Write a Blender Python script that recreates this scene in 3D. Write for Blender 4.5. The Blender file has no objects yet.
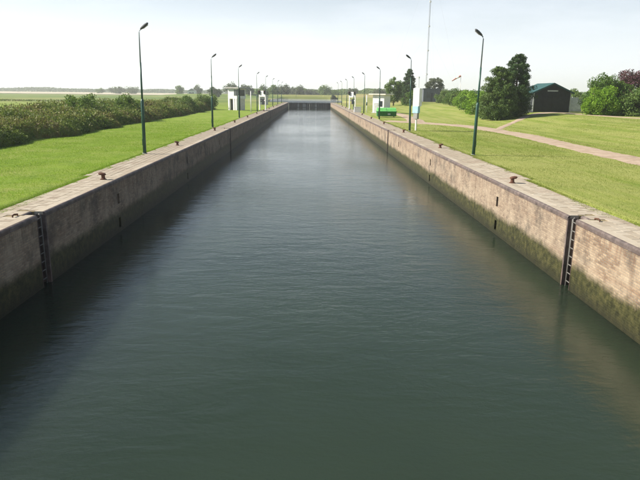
import bpy, math, random
import numpy as np
from mathutils import Vector, Matrix

random.seed(7)
RNG = np.random.default_rng(11)
R = math.radians
scene = bpy.context.scene
COL = scene.collection

# ------------------------------------------------------------------ camera
yaw, pitch, roll, EYE = 0.0194, 0.2403, 0.0115, 4.0
fw = Vector((math.sin(yaw) * math.cos(pitch), math.cos(yaw) * math.cos(pitch), -math.sin(pitch)))
r0 = Vector((math.cos(yaw), -math.sin(yaw), 0))
u0 = r0.cross(fw)
rt = r0 * math.cos(roll) + u0 * math.sin(roll)
up = u0 * math.cos(roll) - r0 * math.sin(roll)
cam_d = bpy.data.cameras.new('camera')
cam = bpy.data.objects.new('camera', cam_d)
COL.objects.link(cam)
cam.matrix_world = Matrix(((rt.x, up.x, -fw.x, 0), (rt.y, up.y, -fw.y, 0), (rt.z, up.z, -fw.z, EYE), (0, 0, 0, 1)))
cam_d.sensor_fit = 'HORIZONTAL'
cam_d.sensor_width = 36
cam_d.lens = 600 / 640 * 36
cam_d.clip_start = 0.1
cam_d.clip_end = 12000
scene.camera = cam

# ------------------------------------------------------------------ sky, sun, exposure
SUN_EL = R(36)
SUN_AZ = R(-84)            # compass angle from +Y towards +X: the sun stands to the left
world = bpy.data.worlds.new('World')
scene.world = world
world.use_nodes = True
wn = world.node_tree
wn.nodes.clear()
sky = wn.nodes.new('ShaderNodeTexSky')
sky.sky_type = 'NISHITA'
sky.sun_disc = False
sky.sun_elevation = SUN_EL
sky.sun_rotation = SUN_AZ
sky.air_density = 1.0
sky.dust_density = 0.25
sky.ozone_density = 1.0
bg = wn.nodes.new('ShaderNodeBackground')
bg.inputs['Strength'].default_value = 0.05
wo = wn.nodes.new('ShaderNodeOutputWorld')
# thin high cloud veil over the whole sky
tc = wn.nodes.new('ShaderNodeTexCoord')
mp = wn.nodes.new('ShaderNodeMapping')
mp.inputs['Scale'].default_value = (1.4, 1.4, 7.0)
mp.inputs['Rotation'].default_value = (0.1, 0.25, 0.5)
cn = wn.nodes.new('ShaderNodeTexNoise')
cn.inputs['Scale'].default_value = 1.6
cn.inputs['Detail'].default_value = 7
cn.inputs['Roughness'].default_value = 0.6
cm = wn.nodes.new('ShaderNodeMix')
cm.data_type = 'RGBA'
cm.inputs[7].default_value = (11.0, 11.6, 12.8, 1)
L = wn.links.new


def wmath(op, a, b=0.0):
    o = wn.nodes.new('ShaderNodeMath')
    o.operation = op
    for i, v in ((0, a), (1, b)):
        if isinstance(v, (int, float)):
            o.inputs[i].default_value = v
        else:
            L(v, o.inputs[i])
    return o.outputs[0]


wx = wn.nodes.new('ShaderNodeSeparateXYZ')
L(tc.outputs['Generated'], wx.inputs[0])
L(tc.outputs['Generated'], mp.inputs['Vector'])
L(mp.outputs[0], cn.inputs['Vector'])
wr = wn.nodes.new('ShaderNodeMapRange')
wr.inputs['From Min'].default_value = 0.48
wr.inputs['From Max'].default_value = 0.68
wr.inputs['To Min'].default_value = 0.0
wr.inputs['To Max'].default_value = 1.7
L(cn.outputs['Fac'], wr.inputs['Value'])
# bright ground haze low over the horizon, plus thin cirrus everywhere
up_s = wmath('MAXIMUM', wx.outputs[2], 0.0)
band = wmath('POWER', 2.718, wmath('MULTIPLY', wmath('POWER', wmath('DIVIDE', up_s, 0.14), 2.0), -1.0))
cirrus = wmath('MULTIPLY', wr.outputs[0], 0.13)
fac = wmath('MINIMUM', wmath('ADD', wmath('MULTIPLY', band, 0.9), cirrus), 1.0)
L(fac, cm.inputs[0])
L(sky.outputs[0], cm.inputs[6])
L(cm.outputs[2], bg.inputs['Color'])
L(bg.outputs[0], wo.inputs['Surface'])

sd = bpy.data.lights.new('sun', 'SUN')
sd.energy = 5.0
sd.angle = R(0.6)
sd.color = (1.0, 0.93, 0.82)
sun = bpy.data.objects.new('sun', sd)
COL.objects.link(sun)
sdir = Vector((math.sin(SUN_AZ) * math.cos(SUN_EL), math.cos(SUN_AZ) * math.cos(SUN_EL), math.sin(SUN_EL)))
sun.rotation_euler = (-sdir).to_track_quat('-Z', 'Y').to_euler()
sun.location = (-60, 20, 60)

scene.view_settings.view_transform = 'Standard'
scene.view_settings.look = 'None'
scene.view_settings.exposure = 1.06
scene.view_settings.gamma = 1.0
scene.view_settings.use_curve_mapping = False
scene.render.engine = 'CYCLES'
scene.cycles.use_denoising = True
scene.cycles.max_bounces = 6
scene.cycles.volume_bounces = 1
scene.cycles.transparent_max_bounces = 6
scene.cycles.caustics_reflective = False
scene.cycles.caustics_refractive = False


# ------------------------------------------------------------------ node helpers
class NT:
    def __init__(s, name, rough=0.8, spec=0.3):
        s.m = bpy.data.materials.new(name)
        s.m.use_nodes = True
        s.t = s.m.node_tree
        s.b = s.t.nodes['Principled BSDF']
        s.b.inputs['Roughness'].default_value = rough
        s.b.inputs['Specular IOR Level'].default_value = spec
        s.geo = s.t.nodes.new('ShaderNodeNewGeometry')
        s.pos = s.geo.outputs['Position']

    def n(s, ty, **k):
        o = s.t.nodes.new(ty)
        for a, v in k.items():
            setattr(o, a, v)
        return o

    def l(s, a, b):
        s.t.links.new(a, b)

    def scaled(s, sc, vec=None):
        o = s.n('ShaderNodeMapping')
        o.inputs['Scale'].default_value = sc
        s.l(vec or s.pos, o.inputs['Vector'])
        return o.outputs[0]

    def noise(s, scale, detail=4, rough=0.55, vec=None, dist=0.0):
        o = s.n('ShaderNodeTexNoise')
        o.inputs['Scale'].default_value = scale
        o.inputs['Detail'].default_value = detail
        o.inputs['Roughness'].default_value = rough
        o.inputs['Distortion'].default_value = dist
        s.l(vec or s.pos, o.inputs['Vector'])
        return o.outputs['Fac']

    def ramp(s, fac, stops):
        o = s.n('ShaderNodeValToRGB')
        e = o.color_ramp.elements
        while len(e) < len(stops):
            e.new(0.5)
        for el, (p, c) in zip(e, stops):
            el.position = p
            el.color = (*c, 1) if len(c) == 3 else c
        s.l(fac, o.inputs['Fac'])
        return o.outputs['Color']

    def val(s, fac, a, b, lo=0.0, hi=1.0):
        o = s.n('ShaderNodeMapRange')
        o.inputs['From Min'].default_value = a
        o.inputs['From Max'].default_value = b
        o.inputs['To Min'].default_value = lo
        o.inputs['To Max'].default_value = hi
        s.l(fac, o.inputs['Value'])
        return o.outputs[0]

    def mix(s, fac, a, b, mode='MIX'):
        o = s.n('ShaderNodeMix', data_type='RGBA', blend_type=mode)
        for i, v in ((0, fac), (6, a), (7, b)):
            if isinstance(v, (int, float)):
                o.inputs[i].default_value = v
            elif isinstance(v, tuple):
                o.inputs[i].default_value = (*v, 1)
            else:
                s.l(v, o.inputs[i])
        return o.outputs[2]

    def math(s, op, a, b=0.0):
        o = s.n('ShaderNodeMath', operation=op)
        for i, v in ((0, a), (1, b)):
            if isinstance(v, (int, float)):
                o.inputs[i].default_value = v
            else:
                s.l(v, o.inputs[i])
        return o.outputs[0]

    def xyz(s, vec=None):
        o = s.n('ShaderNodeSeparateXYZ')
        s.l(vec or s.pos, o.inputs[0])
        return o.outputs

    def bump(s, h, strength=0.4, dist=0.02, prev=None):
        o = s.n('ShaderNodeBump')
        o.inputs['Strength'].default_value = strength
        o.inputs['Distance'].default_value = dist
        s.l(h, o.inputs['Height'])
        if prev:
            s.l(prev, o.inputs['Normal'])
        s.l(o.outputs[0], s.b.inputs['Normal'])
        return o.outputs[0]

    def col(s, c):
        if isinstance(c, tuple):
            s.b.inputs['Base Color'].default_value = (*c, 1)
        else:
            s.l(c, s.b.inputs['Base Color'])
        return s


M = {}


def paint(name, c, rough=0.5, spec=0.4, var=0.25, scale=3.0, metal=0.0, dirt=(0.12, 0.10, 0.08), dirt_amt=0.25):
    k = NT(name, rough, spec)
    a = k.noise(scale, 5)
    d = k.noise(scale * 6, 4)
    base = k.mix(k.val(a, 0.3, 0.7), tuple(x * (1 - var) for x in c), tuple(min(1, x * (1 + var * 0.4)) for x in c))
    base = k.mix(k.val(d, 0.52, 0.78, 0, dirt_amt), base, dirt)
    k.col(base)
    k.b.inputs['Metallic'].default_value = metal
    k.bump(d, 0.15, 0.01)
    M[name] = k.m
    return k.m


def leafy(name, stops, transl=0.35, scale=0.9, fine=7.0):
    k = NT(name, 0.6, 0.25)
    a = k.noise(scale, 3, 0.6)
    f = k.noise(fine, 2, 0.5)
    fac = k.math('ADD', k.math('MULTIPLY', a, 0.6), k.math('MULTIPLY', f, 0.4))
    c = k.ramp(fac, stops)
    k.col(c)
    tr = k.n('ShaderNodeBsdfTranslucent')
    k.l(k.mix(0.5, c, (0.16, 0.22, 0.03), 'MIX'), tr.inputs['Color'])
    mx = k.n('ShaderNodeMixShader')
    mx.inputs[0].default_value = transl
    out = k.t.nodes['Material Output']
    k.l(k.b.outputs[0], mx.inputs[1])
    k.l(tr.outputs[0], mx.inputs[2])
    k.l(mx.outputs[0], out.inputs['Surface'])
    M[name] = k.m
    return k.m


# ------------------------------------------------------------------ materials
def build_materials():
    # --- lawn / fields
    k = NT('grass_ground', 0.9, 0.15)
    big = k.noise(0.06, 3)
    mid = k.noise(0.7, 5, 0.65)
    fine = k.noise(14, 4, 0.7)
    streak = k.noise(1.0, 4, 0.6, vec=k.scaled((1.9, 0.16, 1)))
    lush = k.ramp(k.math('ADD', k.math('MULTIPLY', mid, 0.55), k.math('MULTIPLY', fine, 0.45)),
                  [(0.30, (0.085, 0.155, 0.008)), (0.5, (0.140, 0.225, 0.012)), (0.72, (0.215, 0.285, 0.024))])
    dry = k.ramp(k.math('ADD', k.math('MULTIPLY', streak, 0.6), k.math('MULTIPLY', fine, 0.4)),
                 [(0.32, (0.105, 0.160, 0.020)), (0.5, (0.185, 0.228, 0.040)), (0.70, (0.30, 0.292, 0.085))])
    x = k.xyz()
    # the lawn on the right bank is drier than the left one
    patch = k.noise(0.28, 4, 0.7)
    lush = k.mix(k.val(patch, 0.45, 0.60, 0.0, 0.75), lush, (0.215, 0.255, 0.05))
    lush = k.mix(k.val(k.noise(0.5, 5, 0.7), 0.55, 0.70, 0.0, 0.55), lush, (0.065, 0.125, 0.012))
    mow = k.noise(1.0, 3, 0.6, vec=k.scaled((0.75, 0.045, 1)))
    dry = k.mix(k.val(mow, 0.42, 0.58, 0.0, 0.7), dry, (0.31, 0.30, 0.105))
    dry = k.mix(k.val(patch, 0.5, 0.7, 0.0, 0.5), dry, (0.12, 0.175, 0.03))
    side = k.val(k.math('ADD', x[0], k.math('MULTIPLY', big, 10)), -4, 14, 0.12, 0.85)
    c = k.mix(side, lush, dry)
    farm = k.ramp(k.noise(0.012, 3), [(0.35, (0.11, 0.15, 0.03)), (0.5, (0.20, 0.205, 0.06)), (0.65, (0.30, 0.25, 0.11))])
    meadow = k.ramp(k.noise(0.012, 3), [(0.35, (0.075, 0.125, 0.022)), (0.5, (0.12, 0.17, 0.035)), (0.65, (0.20, 0.21, 0.065))])
    farm = k.mix(k.val(x[0], -40, -15), meadow, farm)
    c = k.mix(k.val(x[1], 150, 260), c, farm)
    worn = k.val(k.noise(0.35, 5, 0.7), 0.58, 0.76, 0, 0.5)
    c = k.mix(worn, c, (0.30, 0.24, 0.13))
    k.col(c)
    k.bump(fine, 0.6, 0.05)
    M['grass_ground'] = k.m
    # --- blades
    for nm, stops in (('grass_lush', [(0.3, (0.13, 0.24, 0.012)), (0.5, (0.20, 0.34, 0.020)), (0.75, (0.32, 0.42, 0.045))]),
                      ('grass_dry', [(0.3, (0.14, 0.20, 0.026)), (0.5, (0.25, 0.29, 0.062)), (0.75, (0.43, 0.39, 0.14))])):
        leafy(nm, stops, 0.55, 1.1, 9)
    # --- bricks of the lock wall
    k = NT('lock_brick', 0.85, 0.25)
    x = k.xyz()
    cmb = k.n('ShaderNodeCombineXYZ')
    k.l(x[1], cmb.inputs[0])
    k.l(x[2], cmb.inputs[1])
    br = k.n('ShaderNodeTexBrick')
    br.offset = 0.5
    for a, v in (('Scale', 1.0), ('Mortar Size', 0.012), ('Mortar Smooth', 0.3), ('Bias', -0.1), ('Brick Width', 0.23), ('Row Height', 0.078)):
        br.inputs[a].default_value = v
    br.inputs['Color1'].default_value = (0.335, 0.248, 0.162, 1)
    br.inputs['Color2'].default_value = (0.155, 0.10, 0.064, 1)
    br.inputs['Mortar'].default_value = (0.19, 0.165, 0.135, 1)
    k.l(cmb.outputs[0], br.inputs['Vector'])
    blot = k.noise(0.9, 7, 0.72)
    run = k.noise(1.0, 6, 0.7, vec=k.scaled((1, 1.6, 0.6)))
    c = k.mix(k.val(blot, 0.42, 0.62, 0.0, 0.62), br.outputs['Color'], (0.42, 0.342, 0.245))
    c = k.mix(k.val(run, 0.50, 0.72, 0, 0.55), c, (0.12, 0.09, 0.066))
    red = k.noise(0.9, 4, 0.6, vec=k.scaled((1, 0.25, 3.0)))
    c = k.mix(k.val(red, 0.52, 0.7, 0, 0.45), c, (0.20, 0.125, 0.08))
    # brown drips below the coping and a slightly different tone for each panel
    drip = k.noise(1.0, 5, 0.7, vec=k.scaled((1, 5.0, 0.5)))
    c = k.mix(k.math('MULTIPLY', k.val(drip, 0.45, 0.65, 0, 0.75), k.val(x[2], -1.1, -0.2)), c, (0.15, 0.085, 0.055))
    oi = k.n('ShaderNodeObjectInfo')
    c = k.mix(k.val(oi.outputs['Random'], 0, 1, 0.0, 0.22), c, (0.20, 0.175, 0.15))
    # black lichen and damp patches
    damp = k.math('ADD', k.noise(0.55, 6, 0.7), 0.02)
    c = k.mix(k.val(damp, 0.52, 0.68, 0, 0.68), c, (0.055, 0.050, 0.046))
    # tide mark: weed and slime below about 1.5 m under the coping
    edge = k.math('ADD', x[2], k.math('ADD', k.math('MULTIPLY', k.noise(0.45, 5, 0.65, vec=k.scaled((1, 1, 0.5))), 0.55),
                                      k.math('MULTIPLY', k.noise(5, 4, 0.7), 0.34)))
    wet = k.val(edge, -0.96, -1.26)
    weed = k.ramp(k.noise(4.5, 5, 0.7), [(0.34, (0.018, 0.018, 0.007)), (0.5, (0.042, 0.042, 0.015)), (0.68, (0.082, 0.075, 0.028))])
    c = k.mix(wet, c, weed)
    low = k.val(x[2], -2.0, -2.42)
    c = k.mix(k.math('MULTIPLY', low, 0.75), c, (0.018, 0.018, 0.010))
    k.col(c)
    k.l(k.val(wet, 0, 1, 0.85, 0.55), k.b.inputs['Roughness'])
    h = k.math('ADD', k.math('MULTIPLY', br.outputs['Fac'], -0.6), k.noise(22, 4, 0.7))
    k.bump(h, 0.5, 0.02)
    M['lock_brick'] = k.m
    # --- coping
    k = NT('coping', 0.6, 0.4)
    c = k.ramp(k.noise(3, 6, 0.65), [(0.3, (0.052, 0.041, 0.038)), (0.5, (0.105, 0.081, 0.073)), (0.72, (0.19, 0.15, 0.132))])
    c = k.mix(k.val(k.noise(0.5, 3), 0.5, 0.7, 0, 0.6), c, (0.10, 0.055, 0.040))
    k.col(c)
    k.bump(k.noise(30, 4), 0.3, 0.01)
    M['coping'] = k.m
    # --- concrete pavers
    k = NT('paver', 0.85, 0.25)
    oi = k.n('ShaderNodeObjectInfo')
    tone = k.ramp(k.math('ADD', k.math('MULTIPLY', oi.outputs['Random'], 0.40), k.math('MULTIPLY', k.noise(2.6, 5, 0.65), 0.60)),
                  [(0.15, (0.24, 0.195, 0.14)), (0.45, (0.345, 0.295, 0.225)), (0.8, (0.44, 0.39, 0.31))])
    c = k.mix(k.val(k.noise(0.5, 4), 0.52, 0.72, 0, 0.45), tone, (0.27, 0.19, 0.135))
    c = k.mix(k.val(k.noise(26, 3, 0.7), 0.56, 0.75, 0, 0.5), c, (0.15, 0.12, 0.09))
    k.col(c)
    k.bump(k.noise(60, 3), 0.3, 0.008)
    M['paver'] = k.m
    k = NT('sand_bed', 0.95, 0.1)
    k.col(k.ramp(k.noise(6, 5), [(0.35, (0.13, 0.12, 0.05)), (0.6, (0.28, 0.22, 0.14))]))
    M['sand_bed'] = k.m
    k = NT('path_gravel', 0.95, 0.1)
    c = k.ramp(k.noise(1.2, 6, 0.7), [(0.3, (0.26, 0.195, 0.135)), (0.5, (0.37, 0.285, 0.21)), (0.7, (0.45, 0.36, 0.28))])
    c = k.mix(k.val(k.noise(2.5, 4, 0.7), 0.6, 0.72, 0, 0.6), c, (0.17, 0.19, 0.05))
    k.col(c)
    k.bump(k.noise(30, 3), 0.4, 0.02)
    M['path_gravel'] = k.m
    k = NT('stubble', 0.95, 0.1)
    k.col(k.ramp(k.noise(0.006, 4, vec=k.scaled((1, 2.5, 1))), [(0.35, (0.36, 0.31, 0.22)), (0.55, (0.44, 0.39, 0.30)), (0.7, (0.27, 0.27, 0.15))]))
    M['stubble'] = k.m
    # --- water
    k = NT('water', 0.06, 0.5)
    k.b.inputs['IOR'].default_value = 1.333
    k.col(k.ramp(k.noise(0.10, 3), [(0.3, (0.017, 0.028, 0.017)), (0.7, (0.023, 0.036, 0.021))]))
    w1 = k.noise(1.0, 3, 0.55, vec=k.scaled((0.6, 1.3, 1)), dist=0.4)
    w2 = k.noise(1.0, 4, 0.65, vec=k.scaled((4.5, 7.5, 1)), dist=0.3)
    gust = k.val(k.noise(0.07, 3, 0.5, vec=k.scaled((1.2, 0.7, 1))), 0.35, 0.65, 0.35, 1.15)
    h = k.math('ADD', k.math('MULTIPLY', w1, 0.8), k.math('MULTIPLY', k.math('MULTIPLY', w2, 0.42), gust))
    k.bump(h, 1.0, 0.037)
    k.b.subsurface_method = 'BURLEY'
    k.b.inputs['Subsurface Weight'].default_value = 1.0
    k.b.inputs['Subsurface Radius'].default_value = (0.8, 1.0, 0.8)
    k.b.inputs['Subsurface Scale'].default_value = 4.0
    M['water'] = k.m
    # --- metals, paint, wood
    k = NT('rust', 0.75, 0.3)
    k.col(k.ramp(k.noise(9, 5, 0.65), [(0.3, (0.045, 0.019, 0.011)), (0.55, (0.11, 0.046, 0.026)), (0.75, (0.20, 0.10, 0.065))]))
    k.bump(k.noise(30, 3), 0.4, 0.01)
    M['rust'] = k.m
    paint('pole_green', (0.022, 0.085, 0.060), 0.45, 0.5)
    paint('pole_grey', (0.16, 0.20, 0.20), 0.5, 0.5)
    paint('lamp_head', (0.07, 0.075, 0.08), 0.5, 0.4)
    paint('lamp_glass', (0.55, 0.57, 0.58), 0.2, 0.5)
    paint('steel_grey', (0.13, 0.125, 0.115), 0.55, 0.5, dirt_amt=0.6)
    paint('white_paint', (0.80, 0.79, 0.76), 0.6, 0.3, var=0.1)
    paint('cream_paint', (0.72, 0.68, 0.58), 0.7, 0.3, var=0.15)
    paint('roof_slab', (0.42, 0.41, 0.39), 0.8, 0.2)
    paint('dark_panel', (0.030, 0.034, 0.040), 0.4, 0.4)
    paint('brown_door', (0.23, 0.13, 0.09), 0.6, 0.3)
    paint('dark_glass', (0.035, 0.045, 0.05), 0.12, 0.6, dirt_amt=0.05)
    paint('signal_black', (0.012, 0.012, 0.013), 0.5, 0.3, dirt_amt=0.0)
    paint('signal_red', (0.06, 0.014, 0.012), 0.3, 0.5)
    paint('signal_green', (0.012, 0.045, 0.02), 0.3, 0.5)
    paint('bin_dark', (0.015, 0.17, 0.035), 0.5, 0.4)
    paint('bin_light', (0.15, 0.52, 0.13), 0.5, 0.4)
    paint('sky_blue', (0.36, 0.60, 0.70), 0.5, 0.3)
    paint('box_grey', (0.28, 0.28, 0.25), 0.6, 0.3)
    paint('shed_wood', (0.030, 0.035, 0.038), 0.75, 0.25, scale=1.5)
    paint('teal_roof', (0.024, 0.088, 0.080), 0.5, 0.4, var=0.4)
    paint('trim_pale', (0.50, 0.52, 0.50), 0.6, 0.3)
    paint('fence_pale', (0.52, 0.53, 0.52), 0.7, 0.3)
    paint('gate_wood', (0.035, 0.034, 0.034), 0.7, 0.3, var=0.5, dirt=(0.15, 0.13, 0.11), dirt_amt=0.5)
    paint('gate_pale', (0.36, 0.36, 0.35), 0.7, 0.3)
    paint('slate_building', (0.10, 0.115, 0.14), 0.7, 0.3)
    paint('sock_red', (0.42, 0.20, 0.16), 0.8, 0.2)
    paint('red_tile', (0.33, 0.12, 0.07), 0.8, 0.2)
    k = NT('bark', 0.9, 0.15)
    k.col(k.ramp(k.noise(6, 5, 0.7, vec=k.scaled((1, 1, 0.3))), [(0.3, (0.045, 0.033, 0.022)), (0.65, (0.16, 0.12, 0.085))]))
    M['bark'] = k.m
    leafy('leaf_pine', [(0.32, (0.018, 0.045, 0.018)), (0.5, (0.043, 0.090, 0.027)), (0.7, (0.106, 0.156, 0.043))], 0.15)
    leafy('leaf_pine_pale', [(0.32, (0.036, 0.078, 0.021)), (0.5, (0.086, 0.143, 0.034)), (0.7, (0.169, 0.221, 0.065))], 0.2)
    leafy('leaf_lime', [(0.32, (0.074, 0.176, 0.014)), (0.5, (0.176, 0.324, 0.022)), (0.7, (0.324, 0.459, 0.054))], 0.4)
    leafy('leaf_green', [(0.32, (0.039, 0.099, 0.018)), (0.5, (0.090, 0.173, 0.030)), (0.7, (0.173, 0.247, 0.054))], 0.35)
    leafy('leaf_mid', [(0.32, (0.051, 0.105, 0.024)), (0.5, (0.112, 0.188, 0.042)), (0.7, (0.210, 0.255, 0.075))], 0.3)
    leafy('leaf_purple', [(0.32, (0.042, 0.017, 0.025)), (0.5, (0.091, 0.035, 0.048)), (0.7, (0.168, 0.077, 0.077))], 0.2)
    leafy('leaf_grey', [(0.32, (0.061, 0.083, 0.050)), (0.5, (0.110, 0.132, 0.083)), (0.7, (0.187, 0.198, 0.132))], 0.25)
    leafy('leaf_bramble', [(0.34, (0.034, 0.060, 0.014)), (0.42, (0.085, 0.135, 0.026)), (0.48, (0.16, 0.215, 0.042)),
                           (0.54, (0.21, 0.205, 0.060)), (0.59, (0.19, 0.135, 0.060)), (0.66, (0.13, 0.20, 0.040))], 0.28, 0.22, 1.6)


build_materials()


# ------------------------------------------------------------------ mesh helpers
class MB:
    """collects shapes into one mesh"""

    def __init__(s):
        s.v = []
        s.f = []

    def box(s, a, b):
        (x0, y0, z0), (x1, y1, z1) = a, b
        o = len(s.v)
        s.v += [(x0, y0, z0), (x1, y0, z0), (x1, y1, z0), (x0, y1, z0), (x0, y0, z1), (x1, y0, z1), (x1, y1, z1), (x0, y1, z1)]
        s.f += [tuple(o + i for i in q) for q in ((0, 3, 2, 1), (4, 5, 6, 7), (0, 1, 5, 4), (1, 2, 6, 5), (2, 3, 7, 6), (3, 0, 4, 7))]
        return s

    def quad(s, *p):
        o = len(s.v)
        s.v += list(p)
        s.f.append(tuple(range(o, o + len(p))))
        return s

    def prism(s, prof, y0, y1, axis='y'):
        """profile in (x, z) run along y, or (y, z) run along x"""
        o = len(s.v)
        n = len(prof)
        for t in (y0, y1):
            s.v += [((p[0], t, p[1]) if axis == 'y' else (t, p[0], p[1])) for p in prof]
        s.f.append(tuple(o + i for i in range(n)))
        s.f.append(tuple(o + n + i for i in reversed(range(n))))
        for i in range(n):
            j = (i + 1) % n
            s.f.append((o + i, o + n + i, o + n + j, o + j))
        return s

    def tube(s, pts, rad, seg=8, cap=True):
        pts = [Vector(p) for p in pts]
        if not hasattr(rad, '__len__'):
            rad = [rad] * len(pts)
        o = len(s.v)
        for i, p in enumerate(pts):
            d = (pts[min(i + 1, len(pts) - 1)] - pts[max(i - 1, 0)]).normalized()
            a = d.cross(Vector((0, 0, 1)) if abs(d.z) < 0.9 else Vector((1, 0, 0))).normalized()
            b = d.cross(a)
            for q in range(seg):
                t = 2 * math.pi * q / seg
                s.v.append(tuple(p + (a * math.cos(t) + b * math.sin(t)) * rad[i]))
        for i in range(len(pts) - 1):
            for q in range(seg):
                r = (q + 1) % seg
                s.f.append((o + i * seg + q, o + i * seg + r, o + (i + 1) * seg + r, o + (i + 1) * seg + q))
        if cap:
            s.f.append(tuple(o + q for q in reversed(range(seg))))
            e = o + (len(pts) - 1) * seg
            s.f.append(tuple(e + q for q in range(seg)))
        return s

    def data(s, name, smooth=False):
        me = bpy.data.meshes.new(name)
        me.from_pydata(s.v, [], s.f)
        me.validate()
        import bmesh
        bm = bmesh.new()
        bm.from_mesh(me)
        bmesh.ops.recalc_face_normals(bm, faces=bm.faces)
        bm.to_mesh(me)
        bm.free()
        if smooth:
            me.polygons.foreach_set('use_smooth', [True] * len(me.polygons))
        return me

    def build(s, name, mat, parent=None, smooth=False, bevel=0.0):
        return link(name, s.data(name, smooth), mat, parent, bevel=bevel)


def link(name, me, mat, parent=None, loc=None, bevel=0.0):
    o = bpy.data.objects.new(name, me)
    COL.objects.link(o)
    if mat and not me.materials:
        me.materials.append(M[mat])
    if parent:
        o.parent = parent
    if loc:
        o.location = loc
    if bevel:
        b = o.modifiers.new('bevel', 'BEVEL')
        b.width = bevel
        b.segments = 2
        b.limit_method = 'ANGLE'
    return o


def tag(o, label, cat, group=None, kind=None):
    if label:
        o['label'] = label
    if cat:
        o['category'] = cat
    if group:
        o['group'] = group
    if kind:
        o['kind'] = kind
    return o


def thing(name, label, cat, loc=(0, 0, 0), group=None):
    o = bpy.data.objects.new(name, None)
    o.empty_display_size = 0.3
    COL.objects.link(o)
    o.location = loc
    return tag(o, label, cat, group)


def copy_tree(src, parent=None):
    c = src.copy()
    COL.objects.link(c)
    c.parent = parent
    for ch in list(src.children):
        copy_tree(ch, c)
    return c


ORD = ['first', 'second', 'third', 'fourth', 'fifth', 'sixth', 'seventh', 'eighth', 'ninth', 'tenth', 'eleventh', 'twelfth', 'thirteenth', 'fourteenth']


def leaves_mesh(name, P, size, aspect=0.55, up_bias=0.0, rng=RNG, normals=None):
    """one rhombic leaf for each point"""
    n = len(P)
    size = np.broadcast_to(np.asarray(size, float), (n,)) * rng.uniform(0.7, 1.3, n)
    a = rng.normal(size=(n, 3))
    a[:, 2] += up_bias
    a /= np.linalg.norm(a, axis=1)[:, None]
    if normals is None:
        normals = rng.normal(size=(n, 3))
    b = np.cross(a, normals + rng.normal(size=(n, 3)) * 0.3)
    b /= np.linalg.norm(b, axis=1)[:, None] + 1e-9
    s = size[:, None]
    V = np.stack([P - a * s * 0.5, P + b * s * aspect * 0.5, P + a * s * 0.5, P - b * s * aspect * 0.5], 1).reshape(-1, 3)
    return fast_mesh(name, V, np.arange(n * 4).reshape(n, 4))


def fast_mesh(name, V, F):
    me = bpy.data.meshes.new(name)
    n, k = F.shape
    me.vertices.add(len(V))
    me.vertices.foreach_set('co', np.asarray(V, np.float32).ravel())
    me.loops.add(n * k)
    me.loops.foreach_set('vertex_index', F.astype(np.int32).ravel())
    me.polygons.add(n)
    me.polygons.foreach_set('loop_start', np.arange(0, n * k, k, dtype=np.int32))
    me.polygons.foreach_set('loop_total', np.full(n, k, np.int32))
    me.update(calc_edges=True)
    return me


def vnoise(x, y, seed=0, sc=1.0):
    """smooth value noise for numpy arrays"""
    x = np.asarray(x, float) * sc
    y = np.asarray(y, float) * sc
    xi, yi = np.floor(x), np.floor(y)
    fx, fy = x - xi, y - yi
    fx = fx * fx * (3 - 2 * fx)
    fy = fy * fy * (3 - 2 * fy)

    def h(a, b):
        return np.modf(np.abs(np.sin(a * 127.1 + b * 311.7 + seed * 74.7) * 43758.5453))[0]
    return (h(xi, yi) * (1 - fx) + h(xi + 1, yi) * fx) * (1 - fy) + (h(xi, yi + 1) * (1 - fx) + h(xi + 1, yi + 1) * fx) * fy


# ------------------------------------------------------------------ terrain
WALL = 8.95
WATER = -2.5
GATE = 262.0


def sstep(t):
    t = np.clip(t, 0, 1)
    return t * t * (3 - 2 * t)


def ground_z(X, Y):
    X = np.asarray(X, float)
    Y = np.asarray(Y, float)
    z = np.where(X > 0, 1.25 * sstep((X - 23) / 17.0), -0.15 * sstep((-X - 40) / 60.0))
    z = z + (vnoise(X, Y, 3, 0.13) - 0.5) * 0.10 * sstep((np.abs(X) - 12) / 6.0)
    # strip below the paving
    z = np.where(np.abs(X) < np.where(Y < 28.9, 10.56, 10.97), -0.035, z)
    # lock chamber, cut down behind its walls
    z = np.where((np.abs(X) < 9.76) & (Y < GATE + 3), -4.0, z)
    # outer basin beyond the gate
    d = np.minimum(np.minimum(X + 17, 14 - X), np.minimum(485 - Y, Y - GATE))
    basin = (Y >= GATE + 3) & (d > -6)
    z = np.where(basin, np.minimum(z, -4.0 + 4.0 * np.clip(-d / 6, 0, 1)), z)
    # dyke behind the basin
    z = z + 2.4 * np.exp(-((Y - 505) / 14.0) ** 2) * (X > -140)
    return z


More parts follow.
